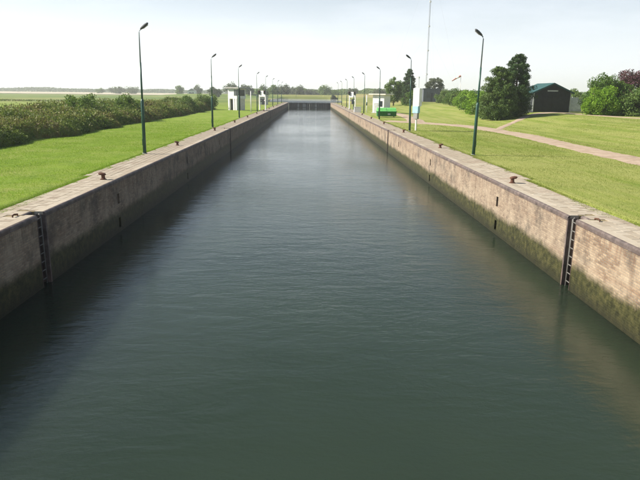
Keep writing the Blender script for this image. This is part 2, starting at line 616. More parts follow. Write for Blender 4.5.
def build_ground():
    xs = sorted(set([-4000, -2500, -1500, -900, -500, -300, -200, -140, -141, -100, -61, -60, -59, -50, -45, -40, -36]
                    + list(np.arange(-33, -11, 1.5)) + [-23, -17, -11.1, -10.98, -10.96, -10.57, -10.55, -9.77, -9.75, 9.75, 9.77, 10.55, 10.57, 10.96, 10.98, 11.1, 14, 20]
                    + list(np.arange(12, 46, 1.5)) + [50, 56, 64, 80, 110, 150, 220, 350, 600, 1000, 1800, 3000, 4500]))
    ys = sorted(set([-60, -30, 28.89, 28.91] + list(np.arange(-10, 130, 2.5)) + list(np.arange(130, 262, 8)) + [261, 264.9, 265.1, 270, 280, 300, 330, 370, 410, 450, 470, 479, 485, 491]
                    + list(np.arange(480, 545, 5)) + [560, 600, 619, 621, 700, 800, 1000, 1500, 2049, 2051, 2600, 4000, 6000, 9000]))
    X, Y = np.meshgrid(xs, ys)
    Z = ground_z(X, Y)
    V = np.stack([X, Y, Z], -1).reshape(-1, 3)
    nx, ny = len(xs), len(ys)
    i = np.arange(nx * ny).reshape(ny, nx)
    F = np.stack([i[:-1, :-1], i[:-1, 1:], i[1:, 1:], i[1:, :-1]], -1).reshape(-1, 4)
    g = link('ground', fast_mesh('ground', V, F), 'grass_ground')
    g['kind'] = 'structure'
    # water: the chamber and the basin beyond the gate
    w = MB().quad((-9.7, -60, WATER), (9.7, -60, WATER), (9.7, GATE + 6, WATER), (-9.7, GATE + 6, WATER)).build('canal_water', 'water')
    w['kind'] = 'structure'
    w = MB().quad((-24, GATE + 6, WATER), (20, GATE + 6, WATER), (20, 490, WATER), (-24, 490, WATER)).build('basin_water', 'water')
    w['kind'] = 'structure'
    w = MB().quad((-4000, 640, 0.12), (-62, 640, 0.12), (-62, 1290, 0.12), (-4000, 1290, 0.12)).build('stubble_field', 'stubble')
    w['kind'] = 'structure'


build_ground()


PATHS = []


def strip_path(name, pts, widths, seed=1, step=0.7, lift=0.02):
    """a path sheet that follows the terrain, with frayed edges"""
    P = [np.array(p, float) for p in pts]
    C, Wd = [], []
    for i in range(len(P) - 1):
        n = max(2, int(np.linalg.norm(P[i + 1] - P[i]) / step))
        p0 = P[max(i - 1, 0)]
        p3 = P[min(i + 2, len(P) - 1)]
        for t in np.linspace(0, 1, n, endpoint=(i == len(P) - 2)):
            q = 0.5 * ((2 * P[i]) + (-p0 + P[i + 1]) * t + (2 * p0 - 5 * P[i] + 4 * P[i + 1] - p3) * t * t + (-p0 + 3 * P[i] - 3 * P[i + 1] + p3) * t ** 3)
            C.append(q)
            Wd.append(widths[i] * (1 - t) + widths[i + 1] * t)
    C = np.array(C)
    Wd = np.array(Wd)
    T = np.gradient(C, axis=0)
    T /= np.linalg.norm(T, axis=1)[:, None]
    Nn = np.stack([T[:, 1], -T[:, 0]], 1)
    k = 7
    V = []
    for j in range(k):
        s = (j / (k - 1) - 0.5)
        w = Wd * s
        if j in (0, k - 1):
            w = w * (1 + 0.25 * (RNG.random(len(C)) - 0.5))
        q = C + Nn * w[:, None]
        V.append(np.stack([q[:, 0], q[:, 1], ground_z(q[:, 0], q[:, 1]) + (lift if 0 < j < k - 1 else 0.004)], -1))
    PATHS.append((C, Wd))
    V = np.stack(V, 1).reshape(-1, 3)
    i = np.arange(len(C) * k).reshape(len(C), k)
    F = np.stack([i[:-1, :-1], i[:-1, 1:], i[1:, 1:], i[1:, :-1]], -1).reshape(-1, 4)
    o = link(name, fast_mesh(name, V, F), 'path_gravel')
    o['kind'] = 'structure'
    return o


strip_path('gravel_path', [(20.6, 5), (20.7, 22), (20.8, 37), (21.6, 52), (22.0, 66), (20.6, 77), (17.2, 85), (13.6, 90), (11.2, 92)],
           [2.4, 2.4, 2.5, 2.6, 2.9, 3.2, 4.0, 4.6, 5.0], lift=0.03)
strip_path('dirt_track', [(21.9, 71), (25.5, 79), (29.8, 87), (35, 96), (41.2, 101.8)], [0.8, 0.9, 1.0, 1.6, 3.2], lift=0.045)
strip_path('dirt_verge', [(41.8, 99), (41.2, 92), (42.0, 84), (43.0, 76), (45, 68)], [2.2, 1.8, 1.6, 1.5, 1.2], lift=0.060)
strip_path('service_path', [(15.6, 89), (16.8, 98), (17.6, 110), (18.2, 126), (17.5, 150)], [2.6, 2.4, 2.2, 2.2, 2.0], lift=0.045)

# ------------------------------------------------------------------ lock walls
LADDERS = [19.8, 69.0, 139.0]
JOINTS = [-16, -4.5, 7.4, 19.8, 31.9, 50.4, 69.0, 87.5, 105, 122, 139.0, 157, 175, 193, 211, 228, 245, GATE]
NICHE = [(28.0, -0.93), (28.0, -2.06), (44.3, -0.90), (44.3, -2.06), (60.6, -0.92), (78, -0.92), (95, -0.92), (112, -0.92), (10.5, -0.93)]
REC_W, REC_D = 0.32, 0.42
TOP, BOT = -0.17, -4.2
COPE_W = 0.35


def wall_panel(side, y0, y1, holes):
    """wall face with openings; side is -1 or +1"""
    m = MB()
    X = WALL
    zs = sorted(set([BOT, TOP] + [z for (y, z) in holes for z in (z - 0.24, z + 0.24)]))
    ys = sorted(set([y0, y1] + [v for (y, z) in holes for v in (y - 0.15, y + 0.15)]))
    for a, b in zip(ys[:-1], ys[1:]):
        for c, d in zip(zs[:-1], zs[1:]):
            hole = any(abs((a + b) / 2 - y) < 0.1 and abs((c + d) / 2 - z) < 0.2 for y, z in holes)
            if not hole:
                m.quad((side * X, a, c), (side * X, b, c), (side * X, b, d), (side * X, a, d))
            else:
                D = X + 0.26
                m.quad((side * D, a, c), (side * D, b, c), (side * D, b, d), (side * D, a, d))
                m.quad((side * X, a, c), (side * D, a, c), (side * D, a, d), (side * X, a, d))
                m.quad((side * X, b, c), (side * D, b, c), (side * D, b, d), (side * X, b, d))
                m.quad((side * X, a, c), (side * X, b, c), (side * D, b, c), (side * D, a, c))
                m.quad((side * X, a, d), (side * X, b, d), (side * D, b, d), (side * D, a, d))
    B = X + 0.72
    m.quad((side * X, y0, TOP), (side * X, y1, TOP), (side * B, y1, TOP), (side * B, y0, TOP))
    for y in (y0, y1):
        m.quad((side * X, y, BOT), (side * B, y, BOT), (side * B, y, TOP), (side * X, y, TOP))
    m.quad((side * B, y0, BOT), (side * B, y1, BOT), (side * B, y1, TOP), (side * B, y0, TOP))
    me = bpy.data.meshes.new('wall_panel')
    me.from_pydata(m.v, [], m.f)
    return me


def nose_profile(side, x0):
    # dark bull-nosed edge towards the water, overhanging by 3 cm
    pts = [(x0 + 0.06, -0.004), (x0 + 0.06, TOP), (x0 - 0.03, TOP)]
    r = 0.075
    cx, cz = x0 - 0.03 + r, -0.004 - r
    for i in range(5):
        t = math.pi - i * math.pi / 8
        pts.append((cx + r * math.cos(t), cz + r * math.sin(t)))
    return [(side * p[0], p[1]) for p in pts]


def cope_box(side, x0, x1, y0, y1):
    return MB().box((min(side * x0, side * x1), y0, TOP + 0.003), (max(side * x0, side * x1), y1, 0.0))


def build_wall(side):
    nm = 'shaded left' if side < 0 else 'sunlit right'
    w = thing('lock_wall', f'{nm} brick lock wall with dark coping and weed along the waterline', 'wall', (side * (WALL + 0.36), GATE / 2, -1.5))
    inv = Matrix.Translation(-w.location)

    def add(name, me, mat, bevel=0.0):
        o = link(name, me, mat, w)
        o.matrix_parent_inverse = inv
        return o
    for y0, y1 in zip(JOINTS[:-1], JOINTS[1:]):
        a = y0 + (REC_W if y0 in LADDERS else 0.015)
        b = y1 - (REC_W if y1 in LADDERS else 0.015)
        hs = [h for h in NICHE if a < h[0] < b]
        add('wall_panel', wall_panel(side, a, b, hs), 'lock_brick')
        for (y, z) in hs:
            m = MB().tube([(side * (WALL + 0.16), y, z - 0.235), (side * (WALL + 0.16), y, z + 0.235)], 0.035, 8)
            add('mooring_pin', m.data('mooring_pin', True), 'rust')
    for y in JOINTS[1:-1]:
        if y in LADDERS:
            x0, x1 = side * (WALL + REC_D), side * (WALL + 0.70)
            m = MB().box((min(x0, x1), y - REC_W + 0.002, BOT), (max(x0, x1), y + REC_W - 0.002, TOP))
            add('recess_back', m.data('recess_back'), 'lock_brick')
            # dark steel guards on both edges of the recess
            for s in (-1, 1):
                g = MB()
                e = y + s * REC_W
                xa, xb = side * (WALL - 0.012), side * (WALL + 0.30)
                g.box((min(xa, xb), min(e, e - s * 0.02), BOT), (max(xa, xb), max(e, e - s * 0.02), -0.10))
                if s > 0:
                    xb = side * (WALL - 0.002)
                    g.box((min(xa, xb), e, BOT), (max(xa, xb), e + 0.07, TOP - 0.01))
                add('recess_guard', g.data('recess_guard'), 'coping')
        else:
            x0, x1 = side * (WALL + 0.04), side * (WALL + 0.5)
            m = MB().box((min(x0, x1), y - 0.013, BOT), (max(x0, x1), y + 0.013, TOP - 0.003))
            add('joint_filler', m.data('joint_filler'), 'dark_panel')
    # coping stones
    cuts = [-16]
    edges = sorted([v for y in LADDERS for v in (y - REC_W, y + REC_W)] + [-16, GATE])
    prof = nose_profile(side, WALL)
    for a, b in zip(edges[:-1], edges[1:]):
        if any(abs((a + b) / 2 - y) < 0.05 for y in LADDERS):
            # the edge steps back round the ladder recess
            add('edge_nosing', MB().prism(nose_profile(side, WALL + REC_D + 0.02), a + 0.004, b - 0.004).data('edge_nosing'), 'coping')
            add('coping_stone', cope_box(side, WALL + REC_D + 0.085, WALL + REC_D + 0.53, a + 0.004, b - 0.004).data('coping_stone'), 'paver')
            continue
        n = max(1, round((b - a) / 1.9))
        st = (b - a) / n
        base = cope_box(side, WALL + 0.065, WALL + COPE_W, -st / 2 + 0.004, st / 2 - 0.004).data('coping_stone')
        nb = MB().prism(prof, -st / 2 + 0.002, st / 2 - 0.002).data('edge_nosing')
        for i in range(n):
            o = add('coping_stone', base, 'paver')
            o.location = (random.uniform(-0.003, 0.003), a + (i + 0.5) * st, random.uniform(-0.006, 0.002))
            o = add('edge_nosing', nb, 'coping')
            o.location = (random.uniform(-0.003, 0.003), a + (i + 0.5) * st, random.uniform(-0.004, 0.001))
    return w


for s in (-1, 1):
    build_wall(s)


# ------------------------------------------------------------------ paving
def build_paving(side):
    m = MB()
    ys = [-16] + [v for y in LADDERS for v in (y - REC_W, y + REC_W)] + [GATE + 4]
    for i, (a, b) in enumerate(zip(ys[:-1], ys[1:])):
        x0 = 9.66 if i % 2 else 9.302
        for c, d, x1 in ((a, min(b, 29), 10.52), (max(a, 29), b, 10.92)):
            if d > c:
                m.box((min(side * x0, side * x1), c, -0.12), (max(side * x0, side * x1), d, -0.014))
    q = m.build('quay_pavement', 'sand_bed')
    q['kind'] = 'structure'
    S = 0.30
    pm = MB().box((-S / 2 + 0.006, -S / 2 + 0.006, -0.07), (S / 2 - 0.006, S / 2 - 0.006, 0)).data('paver')
    pm.materials.append(M['paver'])
    rest = MB()
    cnt = 0
    y = -15.6
    row = 0
    while y < GATE + 3.6:
        nrow = 4 if y < 29 else 5
        for k in range(nrow):
            x = side * (9.305 + S * (k + 0.5) + (0.0 if y < 29 else 0.02 * k))
            yy = y + (S / 2 if k % 2 else 0)
            if k <= 1 and any(abs(yy - l) < REC_W + S / 2 for l in LADDERS):
                continue
            z = random.uniform(-0.006, 0.003)
            if 16.2 < yy < 36.0:
                o = link('paver', pm, None, q, (x, yy, z))
                o.rotation_euler = (random.uniform(-0.006, 0.006), random.uniform(-0.006, 0.006), random.uniform(-0.012, 0.012))
                cnt += 1
            else:
                rest.box((x - S / 2 + 0.006, yy - S / 2 + 0.006, -0.07), (x + S / 2 - 0.006, yy + S / 2 - 0.006, z))
        y += S
        row += 1
    r = rest.build('paver_field', 'paver', q)
    r['kind'] = 'stuff'


for s in (-1, 1):
    build_paving(s)


# ------------------------------------------------------------------ ladders
def build_ladder(side, y, label):
    t = thing('steel_ladder', label, 'ladder', (side * (WALL + 0.10), y, WATER), 'ladders let into the lock walls')
    zt = -WATER - 0.06
    for s in (-1, 1):
        MB().tube([(0, s * 0.20, -0.9), (0, s * 0.20, zt - 0.05), (side * 0.06, s * 0.20, zt)], 0.028, 8).build('rail', 'steel_grey', t, True)
    rung = MB().tube([(0, -0.2, 0), (0, 0.2, 0)], 0.020, 8).data('rung', True)
    z = -0.70
    while z < zt - 0.1:
        link('rung', rung, 'steel_grey', t, (0, 0, z))
        z += 0.30
    # hand-hold laid on the paving behind the ladder
    hx = side * 0.46
    zq = -WATER
    h = MB().tube([(hx, -0.42, zq - 0.03), (hx, -0.42, zq + 0.05), (hx + side * 0.03, -0.58, zq + 0.07), (hx + side * 0.02, -0.72, zq + 0.05), (hx, -0.74, zq - 0.03)], 0.026, 8)
    h.build('hand_hold', 'rust', t, True)


for i, y in enumerate(LADDERS):
    for s in (-1, 1):
        build_ladder(s, y, f"steel ladder in the {'shaded left' if s < 0 else 'sunlit right'} lock wall, {['nearest', 'second', 'third'][i]} of its wall")


# ------------------------------------------------------------------ bollards
def build_bollard():
    t = thing('mooring_bollard', '', 'bollard')
    # lathed post on a flange
    prof = [(0.0, 0.0), (0.17, 0.0), (0.17, 0.03), (0.115, 0.05), (0.098, 0.12), (0.095, 0.22), (0.10, 0.24)]
    m = MB()
    seg = 14
    for i in range(len(prof) - 1):
        (ra, za), (rb, zb) = prof[i], prof[i + 1]
        for q in range(seg):
            a, b = 2 * math.pi * q / seg, 2 * math.pi * (q + 1) / seg
            m.quad((ra * math.cos(a), ra * math.sin(a), za), (ra * math.cos(b), ra * math.sin(b), za),
                   (rb * math.cos(b), rb * math.sin(b), zb), (rb * math.cos(a), rb * math.sin(a), zb))
    m.build('post', 'rust', t)
    # the head leans away from the water (towards +x before turning)
    h = MB()
    rings = [(0.10, 0.235, 0.0), (0.155, 0.25, 0.03), (0.178, 0.30, 0.05), (0.165, 0.345, 0.06), (0.10, 0.375, 0.06), (0.0, 0.382, 0.06)]
    for i in range(len(rings) - 1):
        (ra, za, oa), (rb, zb, ob) = rings[i], rings[i + 1]
        for q in range(seg):
            a, b = 2 * math.pi * q / seg, 2 * math.pi * (q + 1) / seg
            h.quad((oa + ra * math.cos(a) * 1.15, ra * math.sin(a), za + oa * 0.3 * math.cos(a)), (oa + ra * math.cos(b) * 1.15, ra * math.sin(b), za + oa * 0.3 * math.cos(b)),
                   (ob + rb * math.cos(b) * 1.15, rb * math.sin(b), zb + ob * 0.3 * math.cos(b)), (ob + rb * math.cos(a) * 1.15, rb * math.sin(a), zb + ob * 0.3 * math.cos(a)))
    h.build('head', 'rust', t, True)
    return t


BOL_Y = [27.8, 46.3, 64.8, 82.3, 99.5, 117.0, 135.0, 153.0, 171.0, 189.0]
proto_b = build_bollard()
first = True
for side in (-1, 1):
    for i, y in enumerate(BOL_Y):
        o = proto_b if first else copy_tree(proto_b)
        first = False
        o.location = (side * (9.52 if i == 0 else 10.05), y, 0.0)
        o.scale = (0.86, 0.86, 0.84)
        o.rotation_euler = (0, 0, (0 if side > 0 else math.pi) + random.uniform(-0.35, 0.35))
        tag(o, f"rusty mooring bollard on the {'left' if side < 0 else 'right'} quay, {ORD[i]} of its row from the camera" if i else
            f"nearest rusty mooring bollard on the {'left' if side < 0 else 'right'} quay", 'bollard', 'mooring bollards along the quays')


# ------------------------------------------------------------------ lamp posts
def build_lamp():
    t = thing('lamp_post', '', 'lamp post')
    MB().tube([(0, 0, -0.3), (0, 0, 3.35), (0, 0, 3.5)], [0.115, 0.105, 0.065], 12).build('lower_pole', 'pole_green', t, True)
    MB().tube([(0, 0, 3.42), (0, 0, 5.75)], [0.062, 0.058], 10).build('middle_pole', 'pole_green', t, True)
    MB().tube([(0, 0, 5.74), (0, 0, 7.55), (0.04, 0, 7.68), (0.16, 0, 7.80)], [0.044, 0.040, 0.038, 0.034], 10).build('upper_pole', 'pole_grey', t, True)
    # luminaire: a tapered, tilted housing towards +x
    h = MB()
    a = R(38)
    ca, sa = math.cos(a), math.sin(a)
    sect = [(0.0, 0.05, 0.05), (0.12, 0.09, 0.08), (0.35, 0.13, 0.095), (0.55, 0.12, 0.07), (0.62, 0.05, 0.03)]
    rings = []
    for (d, wy, hz) in sect:
        ring = []
        for q in range(10):
            g = 2 * math.pi * q / 10
            ly, lz = wy * math.cos(g), hz * math.sin(g)
            ring.append((0.10 + d * ca - lz * sa, ly, 7.76 + d * sa + lz * ca))
        rings.append(ring)
    for p, q in zip(rings[:-1], rings[1:]):
        for i in range(10):
            j = (i + 1) % 10
            h.quad(p[i], p[j], q[j], q[i])
    h.quad(*rings[0])
    h.quad(*reversed(rings[-1]))
    hd = h.build('lamp_head', 'lamp_head', t, True)
    g = MB()
    d0, d1 = 0.16, 0.54
    pts = []
    for d, wy in ((d0, -0.085), (d0, 0.085), (d1, 0.095), (d1, -0.095)):
        lz = -0.098
        pts.append((0.10 + d * ca - lz * sa, wy, 7.76 + d * sa + lz * ca))
    g.quad(*pts)
    lz = 0.02
    g.quad(*[(p[0] - 0.02 * sa, p[1], p[2] + 0.02 * ca) for p in pts])
    g.build('lens', 'lamp_glass', hd)
    MB().tube([(0, 0, -0.25), (0, 0, 0.035), (0, 0, 0.05)], [0.17, 0.165, 0.15], 12).build('footing', 'box_grey', t)
    MB().box((-0.125, -0.045, 0.55), (-0.06, 0.045, 0.95)).build('service_door', 'pole_green', t)
    return t


LAMP = {1: [41.0, 67.6, 97.7, 126, 156, 185, 214, 243], -1: [39.8, 70.4, 97.4, 131, 157, 186, 215, 244]}
LEAN = {(1, 0): (-0.004, 0.016), (-1, 0): (0.0, 0.010), (1, 1): (0.0, -0.022), (-1, 1): (0.0, 0.008), (1, 2): (0, -0.012)}
proto_l = build_lamp()
first = True
for side in (-1, 1):
    for i, y in enumerate(LAMP[side]):
        o = proto_l if first else copy_tree(proto_l)
        first = False
        o.location = (side * (11.15 if i else (11.2 if side > 0 else 10.8)), y, 0.0)
        le = LEAN.get((side, i), (random.uniform(-0.006, 0.006), random.uniform(-0.006, 0.006)))
        # lean is set in the world frame, then the head turns towards the water
        o.rotation_mode = 'XYZ'
        rot = Matrix.Rotation(le[1], 4, 'Y') @ Matrix.Rotation(le[0], 4, 'X') @ Matrix.Rotation(math.pi if side > 0 else 0, 4, 'Z')
        o.rotation_euler = rot.to_euler()
        tag(o, f"slender green lamp post on the {'left' if side < 0 else 'right'} bank, {ORD[i] + ' of its row from the camera' if i else 'nearest of its row'}",
            'lamp post', 'lamp posts along both quays')


# ------------------------------------------------------------------ lock gate
def build_gate():
    t = thing('lock_gate', 'dark timber lock gate with pale walkway closing the far end of the chamber', 'gate', (0, GATE + 1.2, WATER))
    off = Vector((0, -(GATE + 1.2), -WATER))
    n = 12
    for lf in (-1, 1):
        for i in range(n):
            x0 = lf * (0.05 + i * 0.735)
            x1 = lf * (0.05 + (i + 1) * 0.735 - 0.03)
            yy = 1.2 - 1.2 * (i / n)
            m = MB().box((min(x0, x1), -0.12 + yy * 0.6, -1.2), (max(x0, x1), 0.12 + yy * 0.6, 2.25 + (0.05 if i % 3 else 0)))
            m.build('plank', 'gate_pale' if (lf, i) in ((-1, 2), (-1, 3), (1, 3), (-1, 6)) else 'gate_wood', t)
        for z in (0.35, 1.9):
            m = MB().box((min(0, lf * 8.9), -0.22, z), (max(0, lf * 8.9), -0.13, z + 0.22))
            m.build('cross_beam', 'gate_wood', t)
    MB().box((-8.93, -0.5, 2.34), (8.93, 0.75, 2.44)).build('walkway', 'trim_pale', t)
    for yy in (-0.45, 0.7):
        m = MB()
        for z in (2.95, 3.45):
            m.tube([(-8.9, yy, z), (8.9, yy, z)], 0.03, 6)
        for i in range(13):
            x = -8.9 + i * 17.8 / 12
            m.tube([(x, yy, 2.44), (x, yy, 3.45)], 0.03, 6)
        m.build('railing', 'white_paint', t)


build_gate()


def bridge():
    t = thing('road_bridge', 'pale concrete bridge crossing the basin just behind the lock gate', 'bridge', (0, 276, 0))
    MB().box((-17.5, -2.6, -0.75), (14.5, 2.6, 0.05)).build('deck', 'fence_pale', t, bevel=0.02)
    for y in (-2.6, 2.35):
        MB().box((-17.5, y, 0.053), (14.5, y + 0.25, 0.62)).build('parapet', 'white_paint', t, bevel=0.02)
        for z in (0.85, 1.1):
            MB().tube([(-17.4, y + 0.12, z), (14.4, y + 0.12, z)], 0.035, 6).build('handrail', 'white_paint', t)
        for i in range(17):
            MB().tube([(-17.2 + i * 1.96, y + 0.12, 0.62), (-17.2 + i * 1.96, y + 0.12, 1.1)], 0.035, 6).build('baluster', 'white_paint', t)
    for x in (-12, -1.5, 9):
        MB().box((x - 0.5, -2.2, -4.5), (x + 0.5, 2.2, -0.753)).build('pier', 'roof_slab', t)


bridge()


# ------------------------------------------------------------------ huts and signals
def rel(t):
    """a builder that takes world coordinates and parents to t"""
    def f(mb, name, mat, parent=None, smooth=False, bevel=0.0):
        o = mb.build(name, mat, parent or t, smooth, bevel)
        if parent is None:
            o.matrix_parent_inverse = Matrix.Translation(-t.location)
        return o
    return f


def hut_left():
    t = thing('control_hut', 'tall white control hut with grey roof slab beside the left lawn', 'hut', (-16.5, 140, 0))
    add = rel(t)
    x0, x1, y0, y1 = -17.9, -15.1, 138.6, 141.4
    # ground floor set back between white piers
    add(MB().box((x0 + 0.25, y0 + 0.5, 0), (x1 - 0.25, y1, 2.55)), 'ground_floor', 'cream_paint')
    for x in (x0, x0 + 1.55, x1 - 0.55):
        add(MB().box((x, y0, 0), (x + 0.45, y0 + 0.48, 2.55)), 'pier', 'white_paint')
    add(MB().box((x0 + 0.5, y0 + 0.42, 0.05), (x0 + 1.5, y0 + 0.498, 2.3)), 'door', 'dark_panel', bevel=0.01)
    add(MB().box((x0 + 2.05, y0 + 0.42, 0.05), (x1 - 0.6, y0 + 0.498, 2.3)), 'door', 'brown_door', bevel=0.01)
    add(MB().box((x0, y0, 2.55), (x1, y1, 4.75)), 'upper_storey', 'white_paint')
    w = add(MB().box((x0 + 1.9, y0 - 0.03, 3.15), (x1 - 0.12, y0 + 0.05, 4.55)), 'window_frame', 'trim_pale')
    for i in range(3):
        a = x0 + 1.96 + i * 0.52
        o = add(MB().box((a, y0 - 0.04, 3.22), (a + 0.45, y0 + 0.02, 4.48)), 'pane', 'dark_glass')
    add(MB().box((x1 - 0.02, y0 + 0.3, 3.15), (x1 + 0.03, y1 - 0.3, 4.5)), 'side_window', 'dark_glass')
    add(MB().box((x0 - 0.35, y0 - 0.5, 4.755), (x1 + 1.05, y1 + 0.4, 5.02)), 'roof_slab', 'roof_slab', bevel=0.02)
    add(MB().box((x1 + 0.55, y0 + 0.1, 0), (x1 + 0.75, y0 + 0.3, 4.75)), 'roof_post', 'dark_panel')
    add(MB().box((x0 - 0.03, y0 + 0.9, 0.05), (x0 + 0.3, y0 + 2.0, 2.3)), 'side_door', 'dark_panel')
    turn(t, -38)


def turn(t, deg):
    t.rotation_euler.z = R(deg)


def hut_right():
    t = thing('equipment_hut', 'white flat-roofed hut behind the green container on the right bank', 'hut', (15.2, 130, 0))
    add = rel(t)
    x0, x1, y0, y1 = 13.85, 16.55, 128.65, 131.35
    z = -0.1
    add(MB().box((x0, y0, z), (x1, y1, 3.75)), 'wall', 'white_paint')
    add(MB().box((x1 - 1.25, y0 - 0.03, 1.35), (x1 - 0.35, y0 + 0.02, 2.5)), 'window', 'dark_glass')
    add(MB().box((x0 + 0.35, y0 - 0.04, z), (x0 + 1.3, y0 + 0.02, 2.1)), 'door', 'trim_pale', bevel=0.01)
    add(MB().box((x0 - 0.75, y0 - 0.5, 3.755), (x1 + 0.6, y1 + 0.4, 3.98)), 'roof_slab', 'cream_paint', bevel=0.02)
    add(MB().box((x0 - 0.2, y0 - 0.2, z), (x1 + 0.2, y0 - 0.05, 0.12)), 'step', 'roof_slab')
    turn(t, -36)


def container():
    t = thing('waste_container', 'green waste container with light green lids in front of the white hut', 'container', (13.5, 107.6, 0))
    add = rel(t)
    prof = [(106.75, 0.18), (108.45, 0.18), (108.65, 0.92), (106.55, 0.92)]
    add(MB().prism(prof, 11.85, 15.15, 'x'), 'body', 'bin_dark')
    for i in range(5):
        x = 12.0 + i * 0.74
        add(MB().prism([(106.70, 0.16), (106.78, 0.16), (106.58, 0.9), (106.50, 0.9)], x, x + 0.09, 'x'), 'rib', 'bin_dark')
    add(MB().box((11.75, 106.42, 0.925), (15.25, 108.78, 1.02)), 'rim', 'bin_dark', bevel=0.01)
    for x0, x1 in ((11.85, 13.45), (13.52, 15.12)):
        add(MB().prism([(106.5, 1.022), (108.7, 1.022), (108.5, 1.38), (107.7, 1.62), (106.95, 1.48)], x0, x1, 'x'), 'lid', 'bin_light', bevel=0.02)
    add(MB().box((13.62, 106.52, 0.42), (14.08, 106.63, 0.68)), 'plate', 'trim_pale')
    for x in (12.15, 14.85):
        for y in (107.0, 108.2):
            add(MB().tube([(x - 0.04, y, 0.09), (x + 0.04, y, 0.09)], 0.09, 10), 'wheel', 'signal_black')


def notice_board():
    t = thing('notice_board', 'tall white and pale blue notice board on a white post by the right quay', 'board', (12.0, 68.6, 0))
    add = rel(t)
    add(MB().box((11.92, 68.52, -0.3), (12.08, 68.68, 1.95)), 'post', 'cream_paint', bevel=0.01)
    add(MB().box((11.55, 68.42, 2.68), (12.42, 68.92, 4.62)), 'white_panel', 'white_paint', bevel=0.02)
    add(MB().box((11.56, 68.40, 1.92), (12.32, 68.80, 2.675)), 'blue_panel', 'sky_blue', bevel=0.02)
    add(MB().box((11.68, 68.42, 1.28), (12.25, 68.74, 1.915)), 'cabinet', 'box_grey', bevel=0.02)
    add(MB().tube([(12.05, 68.7, 4.62), (12.05, 68.7, 5.9)], 0.03, 8), 'antenna_pole', 'trim_pale')
    add(MB().box((11.75, 68.6, 5.72), (12.1, 68.75, 5.86)), 'lantern', 'trim_pale')
    t.rotation_euler.z = R(-48)


def signal_gantry(side, y, label):
    t = thing('signal_gantry', label, 'signal', (side * 10.9, y, 0), 'lock signal gantries')
    add = rel(t)
    c = side * 10.9
    for dx in (-0.85, 0.85):
        add(MB().box((c + dx - 0.11, y - 0.11, -0.2), (c + dx + 0.11, y + 0.11, 4.3)), 'leg', 'white_paint')
    add(MB().box((c - 0.95, y - 0.14, 3.0), (c + 0.95, y + 0.14, 4.35)), 'panel', 'white_paint', bevel=0.02)
    add(MB().box((c - 0.32, y + 0.12, 1.3), (c + 0.32, y + 0.55, 2.6)), 'cabinet', 'dark_panel', bevel=0.02)
    add(MB().box((c - 0.70, y + 0.14, 2.1), (c + 0.70, y + 0.28, 2.3)), 'cross_bar', 'white_paint')
    t.rotation_euler.z = R(-34)
    for dx in (-0.80, 0.80):
        h = add(MB().box((c + dx - 0.28, y - 0.36, 3.62), (c + dx + 0.24, y - 0.145, 4.42)), 'signal_head', 'signal_black', bevel=0.03)
        for z, mt in ((4.22, 'signal_red'), (3.84, 'signal_green')):
            add(MB().tube([(c + dx - 0.03, y - 0.40, z), (c + dx - 0.03, y - 0.355, z)], 0.13, 12), 'lens', mt)


def white_post(x, y, h, label, band=False):
    t = thing('marker_post', label, 'post', (x, y, 0), 'thin white posts by the quays')
    MB().tube([(0, 0, -0.3), (0, 0, h)], [0.11, 0.085], 10).build('shaft', 'white_paint', t, True)
    MB().tube([(0, 0, h), (0, 0, h + 0.10)], [0.12, 0.03], 10).build('cap', 'trim_pale', t, True)
    if band:
        MB().tube([(0, 0, 1.5), (0, 0, 2.2)], [0.15, 0.15], 10).build('band', 'pole_green', t, True)


hut_left()
hut_right()
container()
notice_board()
signal_gantry(-1, 143, 'white signal gantry with black heads at the far left quay')
signal_gantry(1, 157, 'white signal gantry with black heads at the far right quay')
white_post(-11.9, 125, 4.2, 'thin white post right of the tall control hut')
white_post(12.3, 132.5, 3.7, 'thin white post with a green band left of the flat-roofed hut', True)
t = thing('cabinet', 'low white cabinet on the right quay in front of the signal gantry', 'cabinet', (10.5, 134.5, 0))
MB().box((-0.75, -0.5, -0.03), (0.75, 0.5, 1.05)).build('body', 'white_paint', t, bevel=0.02)
MB().box((-0.85, -0.6, 1.052), (0.85, 0.6, 1.14)).build('lid', 'trim_pale', t, bevel=0.02)


def small_hut(name, label, x, y, w, d, h, wall, roof, gable=True, rh=1.6):
    z = float(ground_z(x, y))
    t = thing(name, label, 'building', (x, y, z))
    MB().box((-w / 2, -d / 2, -0.3), (w / 2, d / 2, h)).build('wall', wall, t)
    if gable:
        MB().prism([(-w / 2 - 0.3, h + 0.003), (w / 2 + 0.3, h + 0.003), (0, h + rh)], -d / 2 - 0.3, d / 2 + 0.3).build('roof', roof, t)
    else:
        MB().box((-w / 2 - 0.2, -d / 2 - 0.2, h + 0.003), (w / 2 + 0.2, d / 2 + 0.2, h + 0.3)).build('roof', roof, t)
    for i in range(2):
        a = -w / 2 + w * (0.2 + 0.4 * i)
        wd = MB().box((a, -d / 2 - 0.05, h * 0.35), (a + w * 0.2, -d / 2 + 0.03, h * 0.75)).build('window', 'dark_glass', t)
    MB().box((-w * 0.06, -d / 2 - 0.04, -0.2), (w * 0.06, -d / 2 + 0.03, h * 0.7)).build('door', 'dark_panel', t)


small_hut('far_house', 'small white house far across the field left of the control hut', -113.8, 600, 7.5, 7, 4.6, 'white_paint', 'roof_slab', True, 2.4)
small_hut('slate_building', 'dark slate-grey flat building behind the notice board', 45.2, 231, 6.2, 6, 4.6, 'slate_building', 'slate_building', False)
small_hut('service_hut', 'pale distant hut behind the left signal gantry', -15.5, 206, 3.0, 3, 2.6, 'fence_pale', 'roof_slab', False)


